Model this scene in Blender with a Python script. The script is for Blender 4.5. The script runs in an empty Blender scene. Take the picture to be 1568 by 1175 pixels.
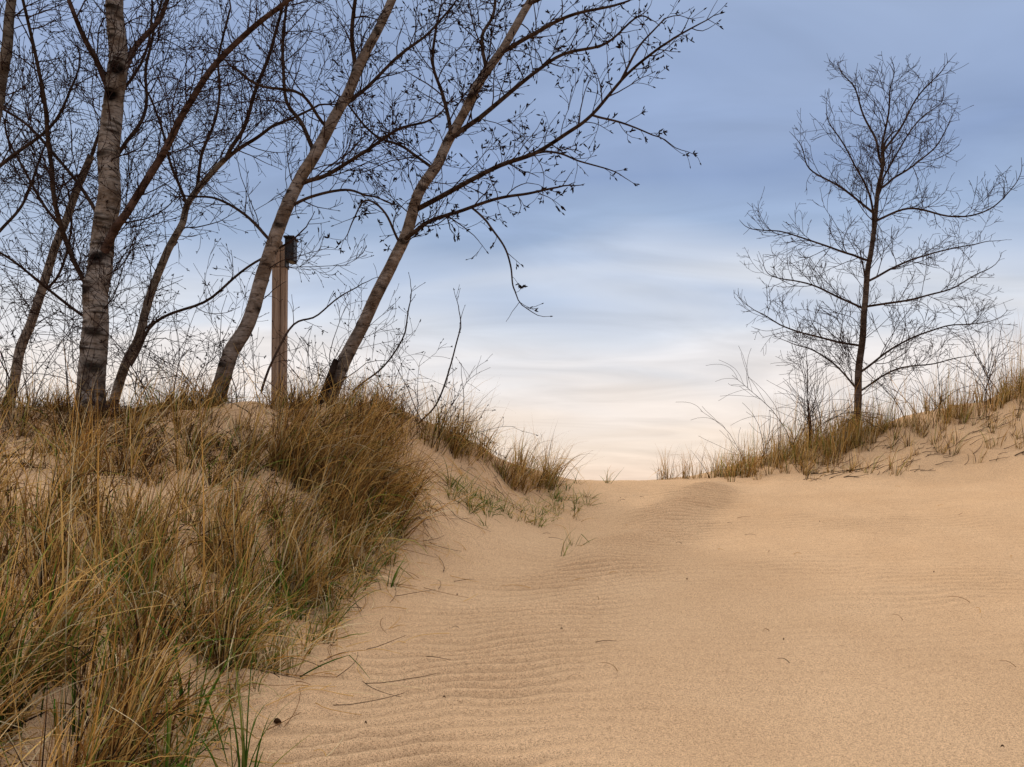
import bpy, math, random, bmesh
import numpy as np
from mathutils import Vector

random.seed(7); rng=np.random.default_rng(7)
F=1220.0; CX=784.0; HV=760.0; EYE=1.2
def S(u,v,d):   # image pixel coordinates plus an assumed depth -> world metres
    return np.array([(u-CX)/F*d, d, EYE+(HV-v)/F*d])
def lin(c):
    return tuple(((x/255)/12.92 if x/255<=0.04045 else ((x/255+0.055)/1.055)**2.4) for x in c)
def sstep(a,b,x):
    t=np.clip((x-a)/(b-a),0,1); return t*t*(3-2*t)

# ---------------------------------------------------------------- noise
def vnoise(x,y,seed=0):
    xi=np.floor(x).astype(np.int64); yi=np.floor(y).astype(np.int64)
    xf=x-xi; yf=y-yi
    def h(a,b):
        n=(a*374761393+b*668265263+seed*974634777)&0xffffffff
        n=((n^(n>>13))*1274126177)&0xffffffff
        n=n^(n>>16)
        return (n&0xffff)/65535.0
    u=xf*xf*(3-2*xf); v=yf*yf*(3-2*yf)
    return (h(xi,yi)*(1-u)+h(xi+1,yi)*u)*(1-v)+(h(xi,yi+1)*(1-u)+h(xi+1,yi+1)*u)*v
def fbm(x,y,seed=0,o=4):
    s=0;a=.5;t=0
    for i in range(o):
        s=s+a*vnoise(x*2**i,y*2**i,seed+i*17); t+=a; a*=.5
    return s/t

# ---------------------------------------------------------------- terrain
CP=[(-1.2,1,-.12),(1,1,-.12),(4,1,-.1),(-4,1,.5),(7,2,.1),(-7,3,1.3),
(-1.3,3.1,.16),(0,3.1,.155),(2,3.1,.155),(5,3.5,.25),
(-1.3,4.8,.44),(0,4.8,.4),(2,4.8,.4),(4.5,5,.45),
(-.6,6.5,.74),(1,6.8,.70),(3,6.8,.70),(6,7,.8),
(0.05,8.4,1.02),(1.5,9,1.02),(3.5,9,1.06),(6,9,1.2),(8.5,9,1.45),
(2.1,12,1.44),(.83,10.6,1.42),(1.3,11.5,1.43),(3.5,12.3,1.55),(4.26,12.5,1.76),
(5.64,13,2.2),(7,13,2.5),(8.35,13,2.88),(7.4,11.5,2.15),(6.4,10.3,1.42),(4.44,10.7,1.38),(5.3,11.8,1.75),
(2,14,1.32),(2,17,.5),(5.64,15.5,1.9),(8.4,16,2.4),(11,13,3.3),(11,10,2.3),(11,17,2.7),(5,19,.6),(9,20,1.3),
(-4.16,8,2.09),(-1.91,8.5,2.15),(-.93,8.6,1.9),(-.25,9.3,1.66),(.54,10.2,1.49),(-.55,8,1.32),(-.03,9.2,1.34),
(-2.6,6.6,1.60),(-.75,7,1.08),(-2.8,5,1.05),(-2.44,3.8,.74),(-3.9,6.8,1.62),(-2.0,3.07,.42),(-1.9,5,.78),(-1.5,6.3,1.12),
(-1.3,7.4,1.66),(-6,7.5,2.05),(-3.2,3,.8),
(-4.2,10,2.0),(-2,10.5,1.85),(-1,11,1.5),(-4,13,1.2),(0,13,1.1),(-7,9,2.2),(-7,12,1.7),(-4,17,.4),(-9,6,2.0),(-9,15,1)]
CP=np.array(CP,float)
def phi(r2): return np.where(r2>1e-12,.5*r2*np.log(np.maximum(r2,1e-12)),0)
n=len(CP)
K=phi(((CP[:,None,:2]-CP[None,:,:2])**2).sum(-1))+np.eye(n)*0.02
Pm=np.c_[np.ones(n),CP[:,:2]]
A=np.zeros((n+3,n+3));A[:n,:n]=K;A[:n,n:]=Pm;A[n:,:n]=Pm.T
W=np.linalg.solve(A,np.r_[CP[:,2],0,0,0])
def H0(x,y):
    x=np.asarray(x,float);y=np.asarray(y,float)
    xc=np.clip(x,-14,16);yc=np.clip(y,-3,24)
    z=W[n]+W[n+1]*xc+W[n+2]*yc
    for i in range(n):
        z=z+W[i]*phi((xc-CP[i,0])**2+(yc-CP[i,1])**2)
    r=np.hypot(x-1,y-7)
    s=sstep(12,34,r)
    far=-4+3.0*(fbm(x*.03+5,y*.03,3)-.5)*sstep(20,80,r)*(1-sstep(200,600,r))
    return z*(1-s)+far*s
def H(x,y):
    z=H0(x,y)
    x=np.asarray(x,float);y=np.asarray(y,float)
    lump=sstep(-.65,-1.45,x)
    z=z+(fbm(x*1.6,y*1.6,11)-.5)*(.05+.26*lump)
    rd=sstep(10.4,11.6,y)*sstep(3,4.5,x)
    z=z+(fbm(x*1.9,y*1.9,23)-.5)*.30*rd
    return z
def seg_d(x,y,pl):
    d=np.full(np.shape(x),1e9)
    for (ax,ay,aw),(bx,by,bw) in zip(pl[:-1],pl[1:]):
        vx,vy=bx-ax,by-ay
        t=np.clip(((x-ax)*vx+(y-ay)*vy)/(vx*vx+vy*vy),0,1)
        d=np.minimum(d,np.hypot(x-ax-t*vx,y-ay-t*vy)/(aw+t*(bw-aw)))
    return d
def ripple(x,y):
    warp=.26*(vnoise(x*.9,y*.9,5)-.5)+.11*(vnoise(x*3.1,y*2.2,6)-.5)+.035*(vnoise(x*8,y*6,16)-.5)
    ph=(y-.04*x+warp)/.112
    f=ph-np.floor(ph)
    prof=np.where(f<.34,f/.34,(1-f)/.66)
    prof=prof*prof*(3-2*prof)-.5
    band=np.exp(-seg_d(x,y,[(2.6,10.4,.32),(1.35,7.8,.40),(0.3,5.7,.50),(-.25,4.4,.65),(-.5,3.2,.85)])**2)
    p2=np.exp(-(((x-3.0)/1.2)**2+((y-6.0)/.6)**2))
    p3=np.exp(-(((x-3.9)/.9)**2+((y-8.1)/.6)**2))
    brk=.5+.5*sstep(.3,.6,vnoise(x*1.3,y*3.0,31))
    m=np.clip(band*(1.2+.6*sstep(5,8,y))*brk+.42*p2*brk+.35*p3+.01+.13*sstep(.5,.75,fbm(x*.7,y*1.3,8)),0,1.6)
    m=m*sstep(-2.2,-1.3,x)*sstep(11.6,10.4,y)*sstep(8.5,6,x)
    return prof*m
def axis(a,b,st,lo,hi,g):
    c=list(np.arange(a,b,st)); s=st;p=c[-1];R=[]
    while p<hi: s=min(s*g,900);p+=s;R.append(p)
    s=st;p=a;L=[]
    while p>lo: s=min(s*g,900);p-=s;L.append(p)
    return np.array(L[::-1]+c+R)
xs=axis(-3.2,6.5,.036,-4000,4000,1.13); ys=axis(2.3,11.6,.0145,-3000,5000,1.13)
X,Y=np.meshgrid(xs,ys)
Z=H(X,Y)
near=(X>-4)&(X<9)&(Y>1)&(Y<12.5)
RP=np.where(near,ripple(X,Y),0)
Z=Z+RP*.031
Z=Z+.05*np.exp(-seg_d(X,Y,[(2.75,11,.22),(1.6,8.6,.28),(.75,6.8,.4)])**2)
Z=Z+np.where(near,.004*(vnoise(X*14,Y*14,77)-.5)+.016*(vnoise(X*3,Y*3,78)-.5),0)
Z=Z-.03*np.exp(-(((X+.15)/.45)**2+((Y-4.55)/.18)**2))
ny,nx=X.shape
co=np.stack([X,Y,Z],-1).reshape(-1,3).astype(np.float32)
idx=np.arange(nx*ny).reshape(ny,nx)
q=np.stack([idx[:-1,:-1],idx[:-1,1:],idx[1:,1:],idx[1:,:-1]],-1).reshape(-1,4)
def mesh_from(name,co,quads,col=None,smooth=True,mat=None):
    me=bpy.data.meshes.new(name)
    nq=len(quads)
    me.vertices.add(len(co)); me.vertices.foreach_set('co',np.asarray(co,np.float32).ravel())
    loops=quads.ravel().astype(np.int32)
    me.loops.add(len(loops)); me.loops.foreach_set('vertex_index',loops)
    me.polygons.add(nq); me.polygons.foreach_set('loop_start',(np.arange(nq)*4).astype(np.int32))
    me.polygons.foreach_set('loop_total',np.full(nq,4,np.int32))
    me.polygons.foreach_set('use_smooth',np.full(nq,smooth))
    me.update(calc_edges=True)
    if col is not None:
        a=me.color_attributes.new('Col','FLOAT_COLOR','POINT')
        c=np.ones((len(co),4),np.float32);c[:,:3]=col
        a.data.foreach_set('color',c.ravel())
    me.validate()
    o=bpy.data.objects.new(name,me); bpy.context.collection.objects.link(o)
    if mat: me.materials.append(mat)
    return o

# ---------------------------------------------------------------- materials
def N(nt,t,**k):
    nd=nt.nodes.new(t)
    for a,b in k.items(): setattr(nd,a,b)
    return nd
def newmat(name,diffuse=False):
    m=bpy.data.materials.new(name); m.use_nodes=True
    nt=m.node_tree; b=nt.nodes['Principled BSDF']
    if diffuse:
        nt.nodes.remove(b);b=N(nt,'ShaderNodeBsdfDiffuse');nt.links.new(b.outputs[0],nt.nodes['Material Output'].inputs['Surface'])
    else:
        b.inputs['Roughness'].default_value=.85
        b.inputs['Specular IOR Level'].default_value=.2
    return m,nt,b
def noise(nt,vec,scale,detail=4,rough=.6,dist=0):
    t=N(nt,'ShaderNodeTexNoise'); t.inputs['Scale'].default_value=scale;t.inputs['Detail'].default_value=detail
    t.inputs['Roughness'].default_value=rough;t.inputs['Distortion'].default_value=dist
    nt.links.new(vec,t.inputs['Vector']); return t
def ramp(nt,fac,els):
    r=N(nt,'ShaderNodeValToRGB'); e=r.color_ramp.elements
    while len(e)<len(els): e.new(.5)
    for i,(p,c) in enumerate(els): e[i].position=p; e[i].color=(*c,1)
    nt.links.new(fac,r.inputs['Fac']); return r
def mixc(nt,a,b,fac,mode='MIX'):
    m=N(nt,'ShaderNodeMix',data_type='RGBA',blend_type=mode)
    for s,val in ((m.inputs[0],fac),(m.inputs[6],a),(m.inputs[7],b)):
        if hasattr(val,'links'): nt.links.new(val,s)
        else: s.default_value=val
    return m.outputs[2]

ms,nt,b=newmat('sand',True)
tc=N(nt,'ShaderNodeTexCoord').outputs['Object']
big=ramp(nt,noise(nt,tc,.9,2).outputs['Fac'],[(.3,(.585,.370,.200)),(.7,(.655,.425,.236))])
fine=ramp(nt,noise(nt,tc,210,1,.7).outputs['Fac'],[(.28,(.32,.28,.24)),(.48,(1,1,1)),(.74,(1.3,1.3,1.3))])
c=mixc(nt,big.outputs[0],fine.outputs[0],.9,'MULTIPLY')
f2=ramp(nt,noise(nt,tc,75,3,.75).outputs['Fac'],[(.34,(.66,.64,.62)),(.5,(1,1,1)),(.66,(1.08,1.08,1.08))])
c=mixc(nt,c,f2.outputs[0],.75,'MULTIPLY')
at=N(nt,'ShaderNodeAttribute',attribute_name='Col')   # ripple-trough shading painted into the sand colour
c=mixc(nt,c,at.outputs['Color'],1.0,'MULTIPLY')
nt.links.new(c,b.inputs['Color'])
nb=noise(nt,tc,150,2,.75)
bp=N(nt,'ShaderNodeBump');bp.inputs['Strength'].default_value=.5;bp.inputs['Distance'].default_value=.006
nt.links.new(nb.outputs['Fac'],bp.inputs['Height']);nt.links.new(bp.outputs[0],b.inputs['Normal'])
shade=1-.25*np.clip(-RP*2,0,1.2)  # troughs darkened in the vertex colour, standing in for ripple shade
mesh_from('sand_dune_ground',co,q,np.repeat(shade.reshape(-1,1),3,1),mat=ms)

mg,nt,b=newmat('dry_grass',True)
at=N(nt,'ShaderNodeAttribute',attribute_name='Col')
nt.links.new(at.outputs['Color'],b.inputs['Color'])
tr=N(nt,'ShaderNodeBsdfTranslucent');nt.links.new(at.outputs['Color'],tr.inputs['Color'])
mx=N(nt,'ShaderNodeMixShader');mx.inputs[0].default_value=.28
nt.links.new(b.outputs[0],mx.inputs[1]);nt.links.new(tr.outputs[0],mx.inputs[2])
nt.links.new(mx.outputs[0],nt.nodes['Material Output'].inputs['Surface'])

mb,nt,b=newmat('bark',True)
at=N(nt,'ShaderNodeAttribute',attribute_name='Col')
tc=N(nt,'ShaderNodeTexCoord').outputs['Object']
mp=N(nt,'ShaderNodeMapping');mp.inputs['Scale'].default_value=(1,1,4);nt.links.new(tc,mp.inputs['Vector'])
n1=noise(nt,mp.outputs[0],11,4,.72,.6)
r1=ramp(nt,n1.outputs['Fac'],[(.36,(.28,.25,.23)),(.45,(.80,.78,.76)),(.65,(1.2,1.18,1.15))])
c=mixc(nt,at.outputs['Color'],r1.outputs[0],1.0,'MULTIPLY')
n2=noise(nt,tc,7,3)
r2=ramp(nt,n2.outputs['Fac'],[(.38,(.50,.44,.39)),(.55,(1.0,1.0,1.0)),(.7,(1.15,1.17,1.2))])
c=mixc(nt,c,r2.outputs[0],1.0,'MULTIPLY')
nt.links.new(c,b.inputs['Color'])
bp=N(nt,'ShaderNodeBump');bp.inputs['Strength'].default_value=.8;bp.inputs['Distance'].default_value=.012
nt.links.new(n1.outputs['Fac'],bp.inputs['Height']);nt.links.new(bp.outputs[0],b.inputs['Normal'])
mt,nt,b=newmat('twig_bark',True)
at=N(nt,'ShaderNodeAttribute',attribute_name='Col');nt.links.new(at.outputs['Color'],b.inputs['Color'])

# ---------------------------------------------------------------- tubes / trees
class TB:
    def __init__(s): s.v=[];s.q=[];s.c=[];s.n=0;s.mi=[]
    def tube(s,pts,rad,sides,col,post=None,mi=0):
        pts=np.asarray(pts,float);rad=np.asarray(rad,float);m=len(pts)
        T=np.gradient(pts,axis=0);T/=np.linalg.norm(T,axis=1)[:,None]+1e-9
        ref=np.array([0.,1.,0.]) if abs(T[:,1]).max()<.9 else np.array([1.,0.,.3])
        Nn=np.cross(T,ref);Nn/=np.linalg.norm(Nn,axis=1)[:,None]+1e-9
        B=np.cross(T,Nn)
        a=np.arange(sides)/sides*2*math.pi
        off=np.cos(a)[None,:,None]*Nn[:,None]+np.sin(a)[None,:,None]*B[:,None]
        R=np.repeat(rad[:,None],sides,1)
        colr=np.tile(np.asarray(col,float),(m,sides,1)) if np.ndim(col)==1 else np.repeat(np.asarray(col)[:,None,:],sides,1)
        if post is not None: R,colr=post(pts,off,R,colr)
        V=pts[:,None]+off*R[:,:,None]
        i=s.n+np.arange(m*sides).reshape(m,sides); j=np.roll(i,-1,1)
        qq=np.stack([i[:-1],j[:-1],j[1:],i[1:]],-1).reshape(-1,4)
        s.q.append(qq);s.mi.append(np.full(len(qq),mi,np.int32))
        s.v.append(V.reshape(-1,3));s.c.append(colr.reshape(-1,3));s.n+=m*sides
    def obj(s,name,mat):
        o=mesh_from(name,np.concatenate(s.v),np.concatenate(s.q),np.concatenate(s.c),True,mat)
        o.data.materials.append(mt)
        mi=np.concatenate(s.mi)
        if len(mi)==len(o.data.polygons): o.data.polygons.foreach_set('material_index',mi)
        return o
def catmull(P,per):
    P=np.asarray(P,float);Q=np.vstack([2*P[0]-P[1],P,2*P[-1]-P[-2]]);out=[]
    for i in range(1,len(Q)-2):
        for k in range(per):
            t=k/per
            out.append(.5*(2*Q[i]+(Q[i+1]-Q[i-1])*t+(2*Q[i-1]-5*Q[i]+4*Q[i+1]-Q[i+2])*t*t+(3*Q[i]-Q[i-1]-3*Q[i+1]+Q[i+2])*t**3))
    out.append(Q[-2]); return np.array(out)
def unit(v): return v/(np.linalg.norm(v)+1e-9)
TW=np.array([.034,.021,.018])
def bud(tb,p,d,s):
    tb.tube([p,p+d*s*.5,p+d*s*1.1,p+d*s*1.8],[s*.12,s*.32,s*.26,s*.03],4,TW*.5,mi=1)
def grow(tb,p,d,L,r,lev,k):
    m=max(4,int(L/.07)+2); m=min(m,9)
    pts=[p];st=L/(m-1);dirs=[d]
    bend=k['up']*random.uniform(.1,1.7)
    wob=rng.normal(0,1,3)*.17
    for i in range(m-1):
        d=unit(d+np.array([0,0,bend])*st*2.2+wob*.6+rng.normal(0,1,3)*k['jit'])
        pts.append(pts[-1]+d*st);dirs.append(d)
    pts=np.array(pts)
    rad=np.linspace(r,max(r*.35,k['rmin']),m)
    tb.tube(pts,rad,3 if r<.006 else 5,TW*random.uniform(.8,1.3),mi=1)
    if k['bud']>0:
        if random.random()<.8:
            bud(tb,pts[-1],dirs[-1],k['bud']*random.uniform(.7,1.3))
            if random.random()<k['cl']:
                for _ in range(random.choice([1,2,3])):
                    bud(tb,pts[-1]-dirs[-1]*random.uniform(0,.03),unit(dirs[-1]+rng.normal(0,1,3)*.9),k['bud']*random.uniform(.8,1.4))
        if lev<=1:
            for i in range(1,m-1):
                if random.random()<k['bp']:
                    bud(tb,pts[i],unit(dirs[i]+rng.normal(0,1,3)*.8),k['bud']*random.uniform(.5,1))
    if lev>0:
        nb=max(1,int(L/k['sp'][lev-1]*random.uniform(.7,1.3)))
        for j in range(nb):
            t=random.uniform(.12,.97);f=t*(m-1);i=min(int(f),m-2);q=pts[i]+(pts[i+1]-pts[i])*(f-i)
            ax=unit(np.cross(dirs[i],rng.normal(0,1,3)))
            an=math.radians(random.uniform(25,62))
            dd=unit(dirs[i]*math.cos(an)+ax*math.sin(an))
            grow(tb,q,dd,L*random.uniform(.28,.65)*(1.1-t*.4),max(rad[i]*.62,k['rmin']),lev-1,k)
KL=dict(up=.5,jit=.12,rmin=.0024,bud=.014,bp=.09,cl=.22,sp=[.10,.135])
def limb(tb,spec,D,dD,w0,w1,k,child=.115,clen=(.35,1.1),lev=2,t0=.1,col=None,sides=10,post=None,fine=None,tp=1.0):
    m=len(spec)
    ds=[D+dD*(i/(m-1))+ (0 if i==0 else random.uniform(-.03,.03)) for i in range(m)]
    P=[S(u,v,d) for (u,v),d in zip(spec,ds)]
    L=sum(np.linalg.norm(P[i+1]-P[i]) for i in range(m-1))
    per=6 if fine is None else max(6,int(L/(m-1)/fine))
    C=catmull(P,per)
    M=len(C);t=np.linspace(0,1,M)
    wob=np.stack([vnoise(t*L*2.2+i*9.1,t*0+spec[0][0]*.37,i)-.5 for i in range(3)],-1)
    C=C+wob*.07*np.minimum(1,t*6)[:,None]
    rad=(w0*(1-t**tp)+w1*t**tp)*.5*D/F
    col=np.array([.070,.047,.035]) if col is None else np.array(col)
    cc=col[None]*(1-t[:,None]*.35)
    tb.tube(C,rad,sides,cc,post)
    nb=int(L/child)
    for j in range(nb):
        tt=t0+(1-t0)*(j+random.random())/nb
        if tt>=.999: continue
        i=min(int(tt*(M-1)),M-2)
        T=unit(C[i+1]-C[i]);ax=unit(np.cross(T,rng.normal(0,1,3)))
        an=math.radians(random.uniform(28,68));dd=unit(T*math.cos(an)+ax*math.sin(an))
        Lc=random.uniform(*clen)*(1.15-.5*tt)
        grow(tb,C[i],dd,Lc,min(max(rad[i]*.45,.0033),.0075)*random.uniform(.7,1.1),lev,k)
    if w1<6: grow(tb,C[-1],unit(C[-1]-C[-2]),random.uniform(.3,.5),rad[-1],1,k)
    return C,rad

BG=(.35,.305,.262)
def knots_post(kn):
    def post(pts,off,R,colr):
        ang=np.arctan2(off[...,1],off[...,0])
        zc=pts[:,2][:,None]+0*ang
        R=R*(1+.06*(vnoise(zc*34,ang*1.2,3)-.5)+.10*(vnoise(zc*5,np.cos(ang)*1.5+5,4)-.5))
        for (kp,a,sz,st) in kn:
            dz=(zc-kp)/sz; da=np.angle(np.exp(1j*(ang-a)))
            g=np.exp(-(dz**2+(da*1.3)**2)*1.0)
            g2=np.exp(-((dz+.35*np.cos(da*2.5))**2*1.7+(da*1.3)**2))
            R=R*(1+.18*g-.12*g2)
            colr=colr*(1-st*np.clip(g2*1.8,0,1))[...,None]
        bz=sstep(pts[0,2]+1.4,pts[0,2]+.1,pts[:,2])[:,None]
        colr=colr*(1-.75*bz*vnoise(ang*2+3,zc*22,8))[...,None]
        R=R*(1+.30*sstep(pts[0,2]+.45,pts[0,2],pts[:,2])[:,None])
        return R,colr
    return post
tb=TB()
zz=lambda v:EYE+(HV-v)/F*8
kn=[(zz(148),-1.5,.07,.97),(zz(112),-1.2,.055,.95),(zz(402),-1.5,.055,.95),(zz(448),-2.2,.055,.9),(zz(378),-.6,.05,.9),(zz(240),-1.9,.03,.8),(zz(205),-.9,.02,.8),(zz(510),-1.4,.05,.8),(zz(60),-2.0,.03,.8),(zz(330),-2.1,.02,.7),(zz(560),-1.0,.05,.8),(zz(20),-1.2,.03,.8)]
kn+=[(zz(random.uniform(-50,620)),random.uniform(-3,0),random.uniform(.006,.016),.7) for _ in range(50)]
limb(tb,[(132,668),(138,600),(147,520),(151,440),(153,380),(162,300),(171,200),(180,120),(178,50),(180,-60),(190,-200),(185,-400)],8,.0,41,20,KL,child=.2,clen=(.5,1.2),t0=.15,col=BG,sides=30,post=knots_post(kn),fine=.014)
LC=(.10,.065,.052)
limb(tb,[(160,385),(178,350),(200,310),(245,232),(290,165),(330,105),(390,45),(445,0),(520,-70)],7.95,-.7,13,5,KL,col=LC)
limb(tb,[(172,140),(150,100),(125,55),(105,0),(80,-60)],8,-.4,10,5,KL,col=LC)
limb(tb,[(185,120),(205,75),(235,35),(262,-10),(300,-70)],8,.4,9,5,KL,col=LC)
limb(tb,[(140,450),(110,390),(88,310),(74,230),(66,150),(50,60),(30,-30)],8,-.5,8,4,KL)
limb(tb,[(150,330),(120,280),(60,215),(10,170),(-40,140)],8,.5,6,3,KL)
limb(tb,[(150,500),(110,470),(60,430),(20,400),(-20,380)],8,-.3,5,3,KL)
limb(tb,[(165,260),(210,200),(225,120),(240,50),(250,-20)],8,.6,6,3,KL)
tb.obj('cottonwood_tree',mb)
tb=TB()
limb(tb,[(8,660),(24,570),(42,510),(62,450),(85,380),(110,310),(140,240)],9,.2,15,10,KL,child=.2,t0=.3,col=(.24,.20,.165))
limb(tb,[(140,240),(160,190),(200,130),(225,70),(232,0)],9.2,.3,5,3,KL)
limb(tb,[(95,350),(60,300),(30,250),(10,200)],9.1,.3,5,3,KL)
limb(tb,[(60,455),(90,420),(110,350),(105,290)],9.1,.3,4,3,KL)
tb.obj('cottonwood_tree',mb)
tb=TB()
limb(tb,[(-120,650),(-80,520),(-45,350),(-5,150),(10,60),(18,-20),(30,-120)],7.6,.1,24,10,KL,child=.2,t0=.25,col=(.19,.16,.13))
limb(tb,[(-30,280),(20,240),(80,180),(110,120)],7.6,.2,6,3,KL)
limb(tb,[(-60,420),(0,350),(40,300),(60,240)],7.6,.2,5,3,KL)
tb.obj('cottonwood_tree',mb)
tb=TB()
limb(tb,[(168,640),(188,565),(215,510),(245,420),(272,350),(290,305),(345,245)],8.8,.1,15,8,KL,child=.17,t0=.25,col=(.25,.21,.17))
limb(tb,[(345,245),(375,220),(410,200),(440,188),(490,160)],8.9,.3,6,3,KL)
limb(tb,[(345,245),(375,185),(405,110),(425,40),(440,-40)],8.9,-.2,6,4,KL)
limb(tb,[(285,312),(262,250),(250,200),(230,150)],8.9,.2,5,3,KL)
limb(tb,[(300,295),(310,230),(330,160),(335,90),(350,20)],8.9,.4,5,3,KL)
tb.obj('cottonwood_tree',mb)
tb=TB()
kn=[(EYE+(HV-v)/F*8.2,random.uniform(-3,0),.03,.8) for v in (560,470,350,300,235,170,120,60)]
limb(tb,[(322,650),(337,600),(355,545),(378,490),(408,410),(430,345),(455,280),(480,232),(515,175),(545,120),(565,72),(600,0),(640,-80)],8.2,-.1,25,11,KL,child=.2,t0=.25,col=(.27,.225,.19),sides=18,post=knots_post(kn),fine=.02)
limb(tb,[(455,285),(500,262),(545,237),(600,205),(650,190)],8.2,-.5,7,3,KL)
limb(tb,[(480,230),(462,190),(440,150),(432,70),(440,0)],8.2,.5,7,4,KL)
limb(tb,[(545,120),(538,60),(545,0),(560,-50)],8.2,-.3,7,5,KL)
limb(tb,[(520,165),(560,140),(610,90),(660,50),(690,10)],8.2,.4,6,3,KL)
limb(tb,[(420,375),(375,330),(330,305),(290,300)],8.2,.3,5,3,KL)
limb(tb,[(500,195),(460,150),(400,130),(360,100)],8.2,-.4,5,3,KL)
limb(tb,[(442,318),(480,300),(530,290),(560,300)],8.2,-.4,5,3,KL,clen=(.2,.6))
tb.obj('cottonwood_tree',mb)
tb=TB()
KE=dict(KL);KE['bp']=.17;KE['bud']=.021;KE['cl']=.5
kn=[(EYE+(HV-v)/F*8.4,random.uniform(-3,0),.03,.8) for v in (590,540,500,440,370,290,240,215,150)]
limb(tb,[(492,632),(506,600),(530,555),(560,490),(590,425),(610,375),(635,320),(665,260),(685,215),(715,160),(745,110),(775,60),(810,0),(850,-80)],8.4,0,22,10,KE,child=.25,t0=.33,col=(.27,.22,.18),sides=18,post=knots_post(kn),fine=.02)
limb(tb,[(614,370),(650,347),(700,325),(760,305),(810,297),(850,290)],8.4,-.3,7,3,KE,clen=(.25,.65))
limb(tb,[(722,318),(745,345),(768,375),(780,410),(785,440),(791,452)],8.3,-.1,3.5,2,dict(KE,up=.1),child=.2,clen=(.12,.3))
limb(tb,[(636,322),(700,290),(760,260),(820,235),(870,203),(910,175),(950,125),(1000,88),(1030,62)],8.4,-.6,8,3,KE,clen=(.3,.75))
limb(tb,[(820,235),(860,236),(890,248),(930,262)],8.1,.1,3.5,2,dict(KE,up=.15),clen=(.15,.35))
limb(tb,[(908,177),(940,186),(970,196),(998,205)],7.95,0,3.5,2,dict(KE,up=.15),clen=(.15,.35))
limb(tb,[(950,125),(975,80),(1000,50),(1015,30)],7.9,.2,4,2,KE,clen=(.2,.4))
limb(tb,[(685,217),(740,170),(800,120),(850,90),(920,65),(970,30)],8.4,.5,8,3,KE,clen=(.3,.8))
limb(tb,[(690,205),(682,150),(662,100),(668,40)],8.4,.3,6,4,KE)
limb(tb,[(760,85),(820,50),(880,25),(950,5)],8.4,-.5,7,3,KE,clen=(.3,.65))
limb(tb,[(745,110),(742,60),(755,10),(760,-40)],8.4,.4,6,4,KE)
limb(tb,[(665,260),(620,225),(580,210),(540,160)],8.4,.5,5,3,KE)
limb(tb,[(612,372),(590,330),(560,310),(545,340)],8.4,-.4,4,2,dict(KE,up=.1),clen=(.2,.5))
limb(tb,[(800,10),(850,-10),(900,-30)],8.4,-.2,5,3,KE)
limb(tb,[(494,620),(504,590),(514,560),(518,548)],8.3,0,13,9,KE,child=9,col=(.04,.028,.022))
tb.obj('cottonwood_tree',mb)

# -- small tree on the right dune
tb=TB()
KR=dict(up=.60,jit=.075,rmin=.0030,bud=0,bp=0,cl=0,sp=[.10,.13])
D=13
def rl(s,w0,w1,dD=0,cl=(.3,.95),ch=.10,**kk):
    limb(tb,s,D,dD,w0,w1,KR,child=ch,clen=cl,**kk)
rl([(1313,662),(1314,600),(1318,520),(1327,450),(1333,390),(1342,320),(1348,262),(1350,228)],12,4.5,ch=.15,t0=.12,col=(.12,.09,.07),cl=(.5,1.1))
rl([(1349,250),(1335,205),(1312,150),(1290,110)],3.8,1.4,.3)
rl([(1350,228),(1360,165),(1368,120)],3.6,1.4,-.1)
rl([(1350,235),(1378,195),(1410,145),(1440,110)],3.8,1.4,-.3)
rl([(1342,330),(1295,292),(1245,262),(1225,230)],3.6,1.4,.4)
rl([(1338,340),(1390,322),(1450,330),(1520,320),(1550,285)],3.6,1.4,-.5)
rl([(1346,290),(1390,262),(1430,225),(1450,190)],3.6,1.4,.6)
rl([(1335,400),(1280,385),(1220,365),(1160,350)],3.6,1.4,-.6)
rl([(1331,430),(1390,402),(1450,382),(1505,370)],3.6,1.4,.5)
rl([(1327,475),(1270,450),(1215,432),(1180,425)],3.6,1.4,.5)
rl([(1325,470),(1400,460),(1460,440),(1515,415)],3.6,1.4,-.4)
rl([(1320,530),(1260,515),(1200,500),(1165,480)],3.6,1.4,-.3)
rl([(1318,570),(1380,525),(1450,500),(1520,490)],3.6,1.4,.3)
rl([(1315,600),(1280,560),(1240,535),(1215,525)],3,1.4,.6)
rl([(1316,600),(1370,570),(1420,560),(1470,545)],3,1.4,-.6)
rl([(1338,360),(1330,300),(1300,240),(1270,190)],3.6,1.4,-.8)
rl([(1345,300),(1365,250),(1400,190),(1440,160)],3.2,1.4,.9)
tb.obj('bare_sapling_tree',mb)

def shrub(u,v,d,nst,spread,hpx,k=KL,rr=.006,lev=2):
    tb=TB()
    base=S(u,v,d)
    for i in range(nst):
        x=base[0]+random.gauss(0,spread);y=base[1]+random.gauss(0,spread)
        z=float(H(x,y))-.03
        L=hpx/F*d*random.uniform(.5,1.1)
        grow(tb,np.array([x,y,z]),unit(np.array([random.gauss(0,.25),random.gauss(0,.22),1])),L,rr*random.uniform(.6,1.2),lev,dict(k,up=.15,sp=[.12,.18],rmin=.0021 if d<11 else .0028))
    tb.obj('bare_shrub',mb)
shrub(240,620,8.2,14,.45,230)
shrub(420,630,8.3,13,.4,200)
shrub(40,640,7.8,14,.4,260)
shrub(560,640,8.6,9,.3,170)
shrub(655,640,8.6,7,.16,150)
shrub(1235,670,12.8,11,.16,170,KR,.008,1)
shrub(1180,700,12.6,6,.2,110,KR,.007,1)
shrub(1420,640,13,8,.5,130,KR,.007,1)
shrub(1510,620,13,8,.3,140,KR,.007,1)
tb=TB()
limb(tb,[(200,560),(240,490),(320,455),(390,400),(440,372)],8.0,.2,5,3,KL,child=.25,clen=(.2,.5))
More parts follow.
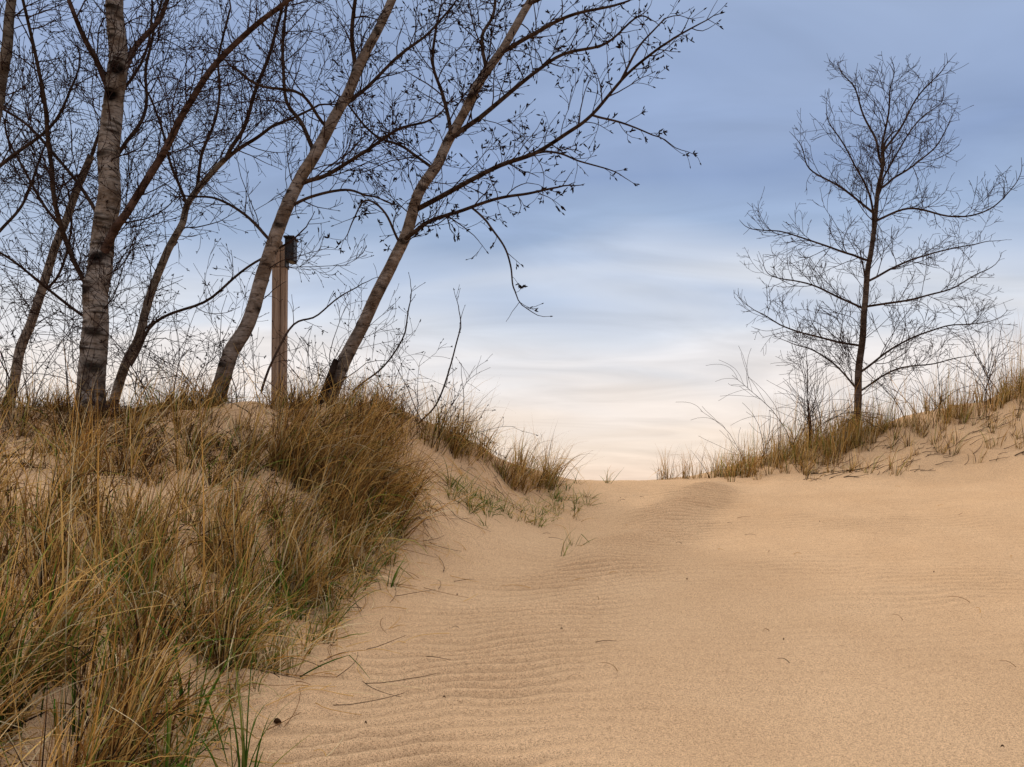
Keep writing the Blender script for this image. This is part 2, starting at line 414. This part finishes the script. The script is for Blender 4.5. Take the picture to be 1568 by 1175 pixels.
limb(tb,[(400,600),(440,500),(490,480),(540,448)],8.0,.2,4,2,KL,child=.25,clen=(.2,.4))
limb(tb,[(540,600),(590,560),(620,510),(625,470)],8.5,.2,3,2,KL,child=.25,clen=(.15,.3))
limb(tb,[(640,650),(672,610),(690,560),(703,498)],8.6,0,3,2,KL,child=.25,clen=(.15,.3))
tb.obj('bare_shrub',mb)

# ---------------------------------------------------------------- grass
PAL={'straw':(.78,.50,.17),'gold':(.58,.32,.085),'brown':(.22,.105,.034),'pale':(.86,.70,.40),'green':(.10,.20,.025),'ygreen':(.31,.34,.07),'dark':(.042,.026,.016)}
class Grass:
    def __init__(s): s.r=[];s.L=[];s.az=[];s.l0=[];s.cv=[];s.w=[];s.c=[]
    def tuft(s,x,y,R,nn,L,az=None,wind=.5,lean=.25,curv=.9,w=.0048,mix=None):
        nn=int(nn)
        a=rng.uniform(0,2*math.pi,nn);rr=R*np.sqrt(rng.uniform(0,1,nn))
        px=x+np.cos(a)*rr;py=y+np.sin(a)*rr
        ox=np.cos(a)*(rr/R)**.5+rng.normal(0,.45,nn);oy=np.sin(a)*(rr/R)**.5+rng.normal(0,.45,nn)
        if az is not None: ox=ox*(1-wind)+math.cos(az)*wind*1.3;oy=oy*(1-wind)+math.sin(az)*wind*1.3
        s.r.append(np.c_[px,py]);s.az.append(np.arctan2(oy,ox))
        s.L.append(L*rng.uniform(.3,1.15,nn));s.l0.append(np.abs(rng.normal(lean,.26,nn))*np.clip(np.hypot(ox,oy),.3,1.4))
        s.cv.append(rng.gamma(1.6,curv/1.6,nn));s.w.append(w*rng.uniform(.45,1.35,nn))
        names=[m[0] for m in mix];p=np.array([m[1] for m in mix],float);p/=p.sum()
        ci=rng.choice(len(names),nn,p=p);c=np.array([PAL[m] for m in names])[ci]*(rng.uniform(.6,1.15,nn)*random.uniform(.8,1.1))[:,None]
        s.c.append(c)
    def build(s,name,seg=7):
        r=np.concatenate(s.r);L=np.concatenate(s.L);az=np.concatenate(s.az);l0=np.concatenate(s.l0);cv=np.concatenate(s.cv);w=np.concatenate(s.w);c=np.concatenate(s.c)
        nn=len(r);z=H(r[:,0],r[:,1])-.015
        t=np.linspace(0,1,seg+1)
        th=l0[:,None]+cv[:,None]*t[None]**1.4
        kink=rng.random(nn)<.18; kt=rng.uniform(.3,.8,nn); ka=rng.uniform(.6,1.9,nn)*kink
        th=th+ka[:,None]*(t[None]>kt[:,None])
        th=np.minimum(th,2.7)
        aa=az[:,None]+rng.normal(0,.6,nn)[:,None]*t[None]
        d=np.stack([np.sin(th)*np.cos(aa),np.sin(th)*np.sin(aa),np.cos(th)],-1)
        st=(L/seg)[:,None,None]
        p=np.concatenate([np.zeros((nn,1,3)),np.cumsum(d[:,:-1]*st,1)],1)
        p[:,:,0]+=r[:,0,None];p[:,:,1]+=r[:,1,None];p[:,:,2]+=z[:,None]
        gz=H(p[:,:,0].ravel(),p[:,:,1].ravel()).reshape(nn,-1)+.010+rng.uniform(0,.02,nn)[:,None]
        p[:,1:,2]=np.maximum(p[:,1:,2],gz[:,1:])
        rv=rng.normal(0,1,(nn,1,3));wv=np.cross(d,rv);wv/=np.linalg.norm(wv,axis=2)[...,None]+1e-9
        ww=(w[:,None]*np.clip(1.08-t[None]**1.6,0.06,1))[...,None]*.5
        V=np.stack([p-wv*ww,p+wv*ww],2)
        i=np.arange(nn*(seg+1)*2).reshape(nn,seg+1,2)
        q=np.stack([i[:,:-1,0],i[:,:-1,1],i[:,1:,1],i[:,1:,0]],-1).reshape(-1,4)
        sh=np.minimum(.36+1.1*t,1.0)[None,:,None,None]   # darker towards the foot of each blade
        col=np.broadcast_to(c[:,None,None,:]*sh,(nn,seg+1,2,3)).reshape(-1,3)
        print(name,nn)
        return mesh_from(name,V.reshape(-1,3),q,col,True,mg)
DRY=(('straw',3.2),('gold',3.8),('brown',2.8),('pale',1.2),('green',.75),('ygreen',.5),('dark',1.8))
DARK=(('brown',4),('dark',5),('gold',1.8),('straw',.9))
GRN=(('green',3),('ygreen',2.5),('straw',2))
g=Grass()
U=random.uniform
def edge(y):
    return np.interp(y,[2.2,3.1,4.0,4.9,5.8,6.6,7.2,8,8.8,10],[-1.42,-1.42,-1.33,-1.24,-1.15,-.95,-.95,-.75,-.4,.35])
def scatter(n,ylo,yhi,depth,mind,pw=1.2):
    out=[];tr=0
    while len(out)<n and tr<8000:
        tr+=1
        y=U(ylo,yhi);x=float(edge(y))-.05-depth*random.random()**pw
        if all((x-a)**2+(y-b)**2>mind**2 for a,b in out): out.append((x,y))
    return out
def tussock(x,y,s=1.0,az=None,k=None):
    az=U(-1.3,1.0) if az is None else az
    for _ in range(k or random.choice([1,2,3])):
        g.tuft(x+random.gauss(0,.04),y+random.gauss(0,.04),U(.03,.07),U(30,66)*s,U(.5,.82)*s,az=az+U(-.5,.5),wind=.42,lean=.28,curv=.9,w=.0066,mix=DRY)
    g.tuft(x,y,.12,22,.22,az=None,lean=.9,curv=1.2,w=.006,mix=(('dark',4),('brown',3),('straw',2)))
for (x,y) in scatter(64,2.6,5.4,2.0,.215): tussock(x,y,U(.68,1.12))
for i in range(15):
    tussock(U(-2.15,-1.28),U(2.2,3.2),U(.8,1.08),az=U(-1.0,.5),k=2)
for i in range(6):
    tussock(float(edge(3.6))-U(-.02,.25),U(3.2,4.4),U(.7,.95),az=U(-.9,.3),k=2)
for i in range(72):
    y=U(2.4,6.4);x=float(edge(y))+U(-.12,.20)
    g.tuft(x,y,.035,U(6,20),U(.28,.58),az=U(-1.5,.6),wind=.3,lean=.5,curv=1.9,w=.0062,mix=(('straw',3),('pale',3.2),('green',1.4),('ygreen',1.4),('gold',1.5)))
for (x,y) in scatter(100,4.9,7.3,4.2,.24):
    if float(fbm(np.array(x*1.1),np.array(y*1.1),41))<.475: continue
    g.tuft(x,y,.08,U(34,75),U(.3,.72),az=U(-.7,.7),wind=.4,lean=.42,curv=1.0,w=.0060,mix=DRY if random.random()<.7 else DARK)
for i in range(30):
    y=U(5.0,6.5);x=float(edge(y))-abs(random.gauss(0,.35))
    g.tuft(x,y,.07,U(30,70),U(.35,.7),az=U(-.9,.4),wind=.5,lean=.45,curv=1.2,w=.0060,mix=DRY)
for i in range(48):
    x=random.gauss(-1.5,.31);y=random.gauss(6.7,.27)
    if x>edge(y)+.06: continue
    g.tuft(x,y,.09,U(55,95),U(.5,.92),az=U(-1.0,.25),wind=.68,lean=.45,curv=1.25,w=.0058,mix=(('straw',2.6),('gold',4.0),('brown',3.2),('dark',2.3),('green',.3),('pale',.6)))
for i in range(440):
    x=U(-6,.0);y=U(7.1,8.9)
    if x>edge(y)-.1: continue
    f=float(fbm(np.array(x*1.5),np.array(y*1.5),43))
    if f<.455: continue
    g.tuft(x,y,.09,U(12,36),U(.2,.62),az=0,wind=.25,lean=.45,curv=.9,w=.0058,mix=DRY if random.random()<.5 else DARK)
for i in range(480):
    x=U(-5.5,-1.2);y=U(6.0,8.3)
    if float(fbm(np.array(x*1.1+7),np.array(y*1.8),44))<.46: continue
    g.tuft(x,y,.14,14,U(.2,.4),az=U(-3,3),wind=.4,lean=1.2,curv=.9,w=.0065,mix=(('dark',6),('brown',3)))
for i in range(46):
    t=random.random();x=-.9+t*1.35+random.gauss(0,.12);y=8.5+t*1.3+random.gauss(0,.15)
    g.tuft(x,y,.08,U(22,55),U(.35,.92)*(1-.12*t),az=U(-.6,.6),wind=.4,lean=.4,curv=.85,w=.0058,mix=(('straw',4),('gold',4),('brown',2.5),('ygreen',.9),('pale',1.2),('dark',1.2)))
for (u,v,d) in [(575,868,5.9),(530,925,5.3),(620,800,6.8),(690,765,7.8),(720,800,7.6),(770,785,8.2),(820,760,8.7),(850,745,9.3),(860,850,6.8),(880,820,7.3),(930,735,10.5),(655,810,7.0),(580,830,6.3),(600,865,6.0),(500,960,4.9),(470,1010,4.6),(760,770,8.4),(440,930,4.9),(600,900,5.6)]:
    p=S(u,v,d); g.tuft(p[0],p[1],.04,random.choice([6,10,16]),.30,az=U(-2,1),wind=.3,lean=.6,curv=.8,w=.007,mix=GRN)
for i in range(75):
    t=random.random();x=-.75+t*1.6+random.gauss(0,.2);y=7.2+t*2.4+random.gauss(0,.2)
    g.tuft(x,y,.05,random.choice([4,8,14]),.25,az=U(-2,2),wind=.3,lean=.8,curv=.9,w=.006,mix=GRN)
for (u,v,d) in [(330,900,4.0),(300,930,3.9),(45,1150,3.0),(180,1000,3.4),(460,930,4.9),(500,860,5.6),(250,1165,2.9),(370,1150,3.0),(560,790,6.2),(400,960,4.5),(230,930,3.9),(15,1140,2.9),(420,880,5.0),(130,940,3.6),(350,980,4.1),(290,1040,3.4),(100,1060,3.0),(200,870,4.2)]:
    p=S(u,v,d); g.tuft(p[0],p[1],.05,16,.52,az=0,wind=.1,lean=.15,curv=.4,w=.009,mix=(('green',4),('ygreen',1)))
for i in range(70):
    y=U(2.5,6.8);x=float(edge(y))-U(.1,1.6)
    g.tuft(x,y,.02,2,U(.8,1.2),az=U(2.0,3.9),wind=.5,lean=.25,curv=.3,w=.0072,mix=(('straw',2),('gold',2),('pale',1)))
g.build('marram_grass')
g=Grass()
RM=(('straw',4),('gold',4),('brown',2),('pale',1.4),('ygreen',1.1),('dark',1.2))
for i in range(560):
    t=random.random()**.8
    x=np.interp(t,[0,.3,.6,1],[3.2,4.6,6.0,9.8])+random.gauss(0,.12);y=np.interp(t,[0,.3,.6,1],[12.2,12.5,12.8,13.1])+random.gauss(0,.34)
    f=float(vnoise(np.array(x*2.6),np.array(y*2.6),91))
    if f<.42: continue
    g.tuft(x,y,.06,U(6,22),U(.22,.66)+.6*max(0,f-.5),az=0,wind=.12,lean=.2,curv=.4,w=.0068,mix=RM)
for i in range(140):
    x=U(4.0,9.0);y=U(10.9,12.5)
    if float(fbm(np.array(x*1.1),np.array(y*1.1),51))<.43: continue
    g.tuft(x,y,.05,random.choice([5,10,20]),U(.2,.5),az=0,wind=.2,lean=.35,curv=.6,w=.0067,mix=RM)
for i in range(40):
    x=U(2.1,3.7);g.tuft(x,12.2+random.gauss(0,.15),.05,U(4,13),U(.3,.65),az=0,wind=.1,lean=.14,curv=.35,w=.0066,mix=RM)
for i in range(300):
    x=U(3.8,9.6);g.tuft(x,12.7+random.gauss(0,.2),.03,2,U(.8,1.3)+.06*(x-4),az=0,wind=.1,lean=.08,curv=.2,w=.0068,mix=RM)
g.build('marram_grass')

# ---------------------------------------------------------------- fallen stalks and leaf scraps
tb=TB()
def stalk(x,y,a,L,col,r=.0022):
    pts=[]
    for k in range(6):
        t=k/5;xx=x+math.cos(a+.4*t)*L*t;yy=y+math.sin(a+.4*t)*L*t
        pts.append([xx,yy,float(H(xx,yy))+.014+.012*math.sin(t*3)])
    tb.tube(pts,np.linspace(r,r*.5,6),4,np.array(col))
for i in range(380):
    y=U(2.8,9.5);x=float(edge(y))+abs(random.gauss(0,.33))
    stalk(x,y,U(0,6.28),U(.05,.36),random.choice([PAL['straw'],PAL['gold'],PAL['pale'],PAL['brown'],PAL['dark']]),.0021)
for i in range(240):
    y=U(10.9,12.4);x=U(4,9)
    stalk(x,y,U(-.6,.6),U(.06,.35),PAL['dark'],.004)
for i in range(40):
    stalk(U(-.8,5),U(4,11),U(0,6.28),U(.04,.16),random.choice([PAL['brown'],PAL['dark'],PAL['gold']]),.0020)
def scrap(x,y,s,col=(.06,.03,.015)):
    z=float(H(x,y))+.014
    a=U(0,6.28);pts=[]
    for k in range(5):
        t=k/4-.5;pts.append([x+math.cos(a)*s*t,y+math.sin(a)*s*t,z+.010*(1-4*t*t)+s*.2*abs(t)])
    tb.tube(pts,[.001,s*.22,s*.3,s*.18,.001],5,np.array(col))
for (u,v) in [(425,1102),(680,1066),(1200,985),(1052,890),(950,775),(1255,805),(1080,747),(1430,880),(700,905),(860,970),(1535,1145),(560,1100),(940,830)]:
    d=1.49/((v-HV)/F+.145); p=S(u,v,d); scrap(p[0],p[1],.045 if v>1090 and u<500 else .014)
tb.obj('dry_plant_litter',mg)

# ---------------------------------------------------------------- wooden post with box
mw,nt,b=newmat('weathered_wood')
tc=N(nt,'ShaderNodeTexCoord').outputs['Object']
mp=N(nt,'ShaderNodeMapping');mp.inputs['Scale'].default_value=(30,30,1.3);nt.links.new(tc,mp.inputs['Vector'])
n1=noise(nt,mp.outputs[0],2,6,.7,.5)
r1=ramp(nt,n1.outputs['Fac'],[(.3,(.11,.072,.05)),(.5,(.32,.22,.15)),(.7,(.45,.33,.24))])
nt.links.new(r1.outputs[0],b.inputs['Base Color'])
bp=N(nt,'ShaderNodeBump');bp.inputs['Strength'].default_value=.7;bp.inputs['Distance'].default_value=.006
nt.links.new(n1.outputs['Fac'],bp.inputs['Height']);nt.links.new(bp.outputs[0],b.inputs['Normal'])
md,nt,b=newmat('dark_painted_metal');b.inputs['Roughness'].default_value=.5
tc=N(nt,'ShaderNodeTexCoord').outputs['Object']
rr_=ramp(nt,noise(nt,tc,25,4).outputs['Fac'],[(.35,(.012,.011,.012)),(.7,(.04,.03,.026))]);nt.links.new(rr_.outputs[0],b.inputs['Base Color'])
def box(name,cx,cy,cz,sx,sy,sz,mat,parent,bev=.006):
    bm=bmesh.new();bmesh.ops.create_cube(bm,size=1)
    for v in bm.verts: v.co=Vector((v.co.x*sx,v.co.y*sy,v.co.z*sz))
    bmesh.ops.bevel(bm,geom=bm.edges[:],offset=bev,segments=2,affect='EDGES')
    me=bpy.data.meshes.new(name);bm.to_mesh(me);bm.free();me.materials.append(mat)
    o=bpy.data.objects.new(name,me);bpy.context.collection.objects.link(o)
    o.location=(cx,cy,cz);o.parent=parent
    return o
DP=9.0
e=bpy.data.objects.new('trail_marker_post',None);bpy.context.collection.objects.link(e)
px=(427-CX)/F*DP;gz=float(H(px,DP));top=EYE+(HV-368)/F*DP
e.location=(px,DP,gz);e.rotation_euler=(0,math.radians(.4),0)
hh=top-gz
box('timber',-.028,0,hh/2-.15,.088,.12,hh+.3,mw,e)
box('timber_strip',.048,.012,hh/2-.17,.058,.10,hh+.22,mw,e)
box('box_body',.135,-.01,hh-.13,.085,.16,.25,md,e,.01)
box('box_lid',.128,-.01,hh+.010,.125,.20,.022,md,e,.005)
box('mount_plate',.083,-.01,hh-.15,.014,.14,.34,md,e,.003)
box('top_cleat',-.092,.0,hh-.07,.036,.11,.15,mw,e,.004)
box('crossbar_bolt',-.03,-.068,hh-.30,.02,.016,.02,md,e,.004)

# ---------------------------------------------------------------- sky
w=bpy.data.worlds.new('World');bpy.context.scene.world=w;w.use_nodes=True
nt=w.node_tree;bg=nt.nodes['Background'];out=nt.nodes['World Output']
SE=math.radians(24);SAZ=math.radians(-48)
sky=N(nt,'ShaderNodeTexSky',sky_type='NISHITA');sky.sun_disc=False;sky.sun_elevation=SE;sky.sun_rotation=SAZ
nt.links.new(sky.outputs[0],bg.inputs['Color']);bg.inputs['Strength'].default_value=.08
tcn=N(nt,'ShaderNodeTexCoord').outputs['Generated']
sep=N(nt,'ShaderNodeSeparateXYZ');nt.links.new(tcn,sep.inputs[0])
def M(op,a,bb=None,c=None):
    m=N(nt,'ShaderNodeMath',operation=op)
    for i,x in enumerate((a,bb,c)):
        if x is None: continue
        if isinstance(x,(int,float)): m.inputs[i].default_value=x
        else: nt.links.new(x,m.inputs[i])
    return m.outputs[0]
zc=M('MAXIMUM',sep.outputs['Z'],0.0)
den=M('ADD',zc,.18)
cx_=M('DIVIDE',sep.outputs['X'],den);cy_=M('DIVIDE',sep.outputs['Y'],den)
cmb=N(nt,'ShaderNodeCombineXYZ');nt.links.new(cx_,cmb.inputs[0]);nt.links.new(cy_,cmb.inputs[1])
mp=N(nt,'ShaderNodeMapping');mp.inputs['Rotation'].default_value=(0,0,.3);mp.inputs['Scale'].default_value=(.6,1.4,1);mp.inputs['Location'].default_value=(3.1,1.7,0);nt.links.new(cmb.outputs[0],mp.inputs[0])
na=noise(nt,mp.outputs[0],1.2,2,.45,.6).outputs['Fac']
nb_=noise(nt,mp.outputs[0],2.3,4,.55,.8).outputs['Fac']
sh=M('MULTIPLY',M('SUBTRACT',na,.5),M('MULTIPLY',M('MINIMUM',zc,.35),1.05))
zs=M('ADD',zc,sh)
rp=ramp(nt,zs,[(0.0,lin((248,220,198))),(.06,lin((248,229,212))),(.14,lin((241,234,231))),(.21,lin((220,225,235))),(.265,lin((190,203,225))),(.32,lin((160,180,211))),(.42,lin((145,166,204))),(.60,lin((166,183,213))),(1.0,lin((230,222,212)))])
va=N(nt,'ShaderNodeMapRange');nt.links.new(nb_,va.inputs[0]);va.inputs[1].default_value=.3;va.inputs[2].default_value=.7;va.inputs[3].default_value=.92;va.inputs[4].default_value=1.14
zb=N(nt,'ShaderNodeMapRange');nt.links.new(zc,zb.inputs[0]);zb.inputs[1].default_value=.55;zb.inputs[2].default_value=.95;zb.inputs[3].default_value=1.0;zb.inputs[4].default_value=2.8
stt=M('MULTIPLY',va.outputs[0],zb.outputs[0])
bg2=N(nt,'ShaderNodeBackground');nt.links.new(rp.outputs[0],bg2.inputs[0]);nt.links.new(stt,bg2.inputs[1])
mxs=N(nt,'ShaderNodeMixShader');mxs.inputs[0].default_value=.93
nt.links.new(bg.outputs[0],mxs.inputs[1]);nt.links.new(bg2.outputs[0],mxs.inputs[2]);nt.links.new(mxs.outputs[0],out.inputs['Surface'])

# ---------------------------------------------------------------- sun
sd=Vector((math.sin(SAZ)*math.cos(SE),math.cos(SAZ)*math.cos(SE),math.sin(SE)))
sl=bpy.data.lights.new('sun','SUN');sl.energy=2.0;sl.angle=math.radians(12);sl.color=(1,.88,.76)
so=bpy.data.objects.new('sun',sl);bpy.context.collection.objects.link(so)
so.rotation_euler=sd.to_track_quat('Z','Y').to_euler()

cam=bpy.data.cameras.new('camera');co_=bpy.data.objects.new('camera',cam);bpy.context.collection.objects.link(co_)
cam.sensor_width=36;cam.lens=36*F/1568;cam.shift_y=(HV-587.5)/1568;cam.clip_end=12000;cam.clip_start=.05
co_.location=(0,0,EYE);co_.rotation_euler=(math.radians(90),0,0)
sc=bpy.context.scene;sc.camera=co_
sc.view_settings.view_transform='Standard';sc.view_settings.look='None';sc.view_settings.exposure=0;sc.view_settings.gamma=1
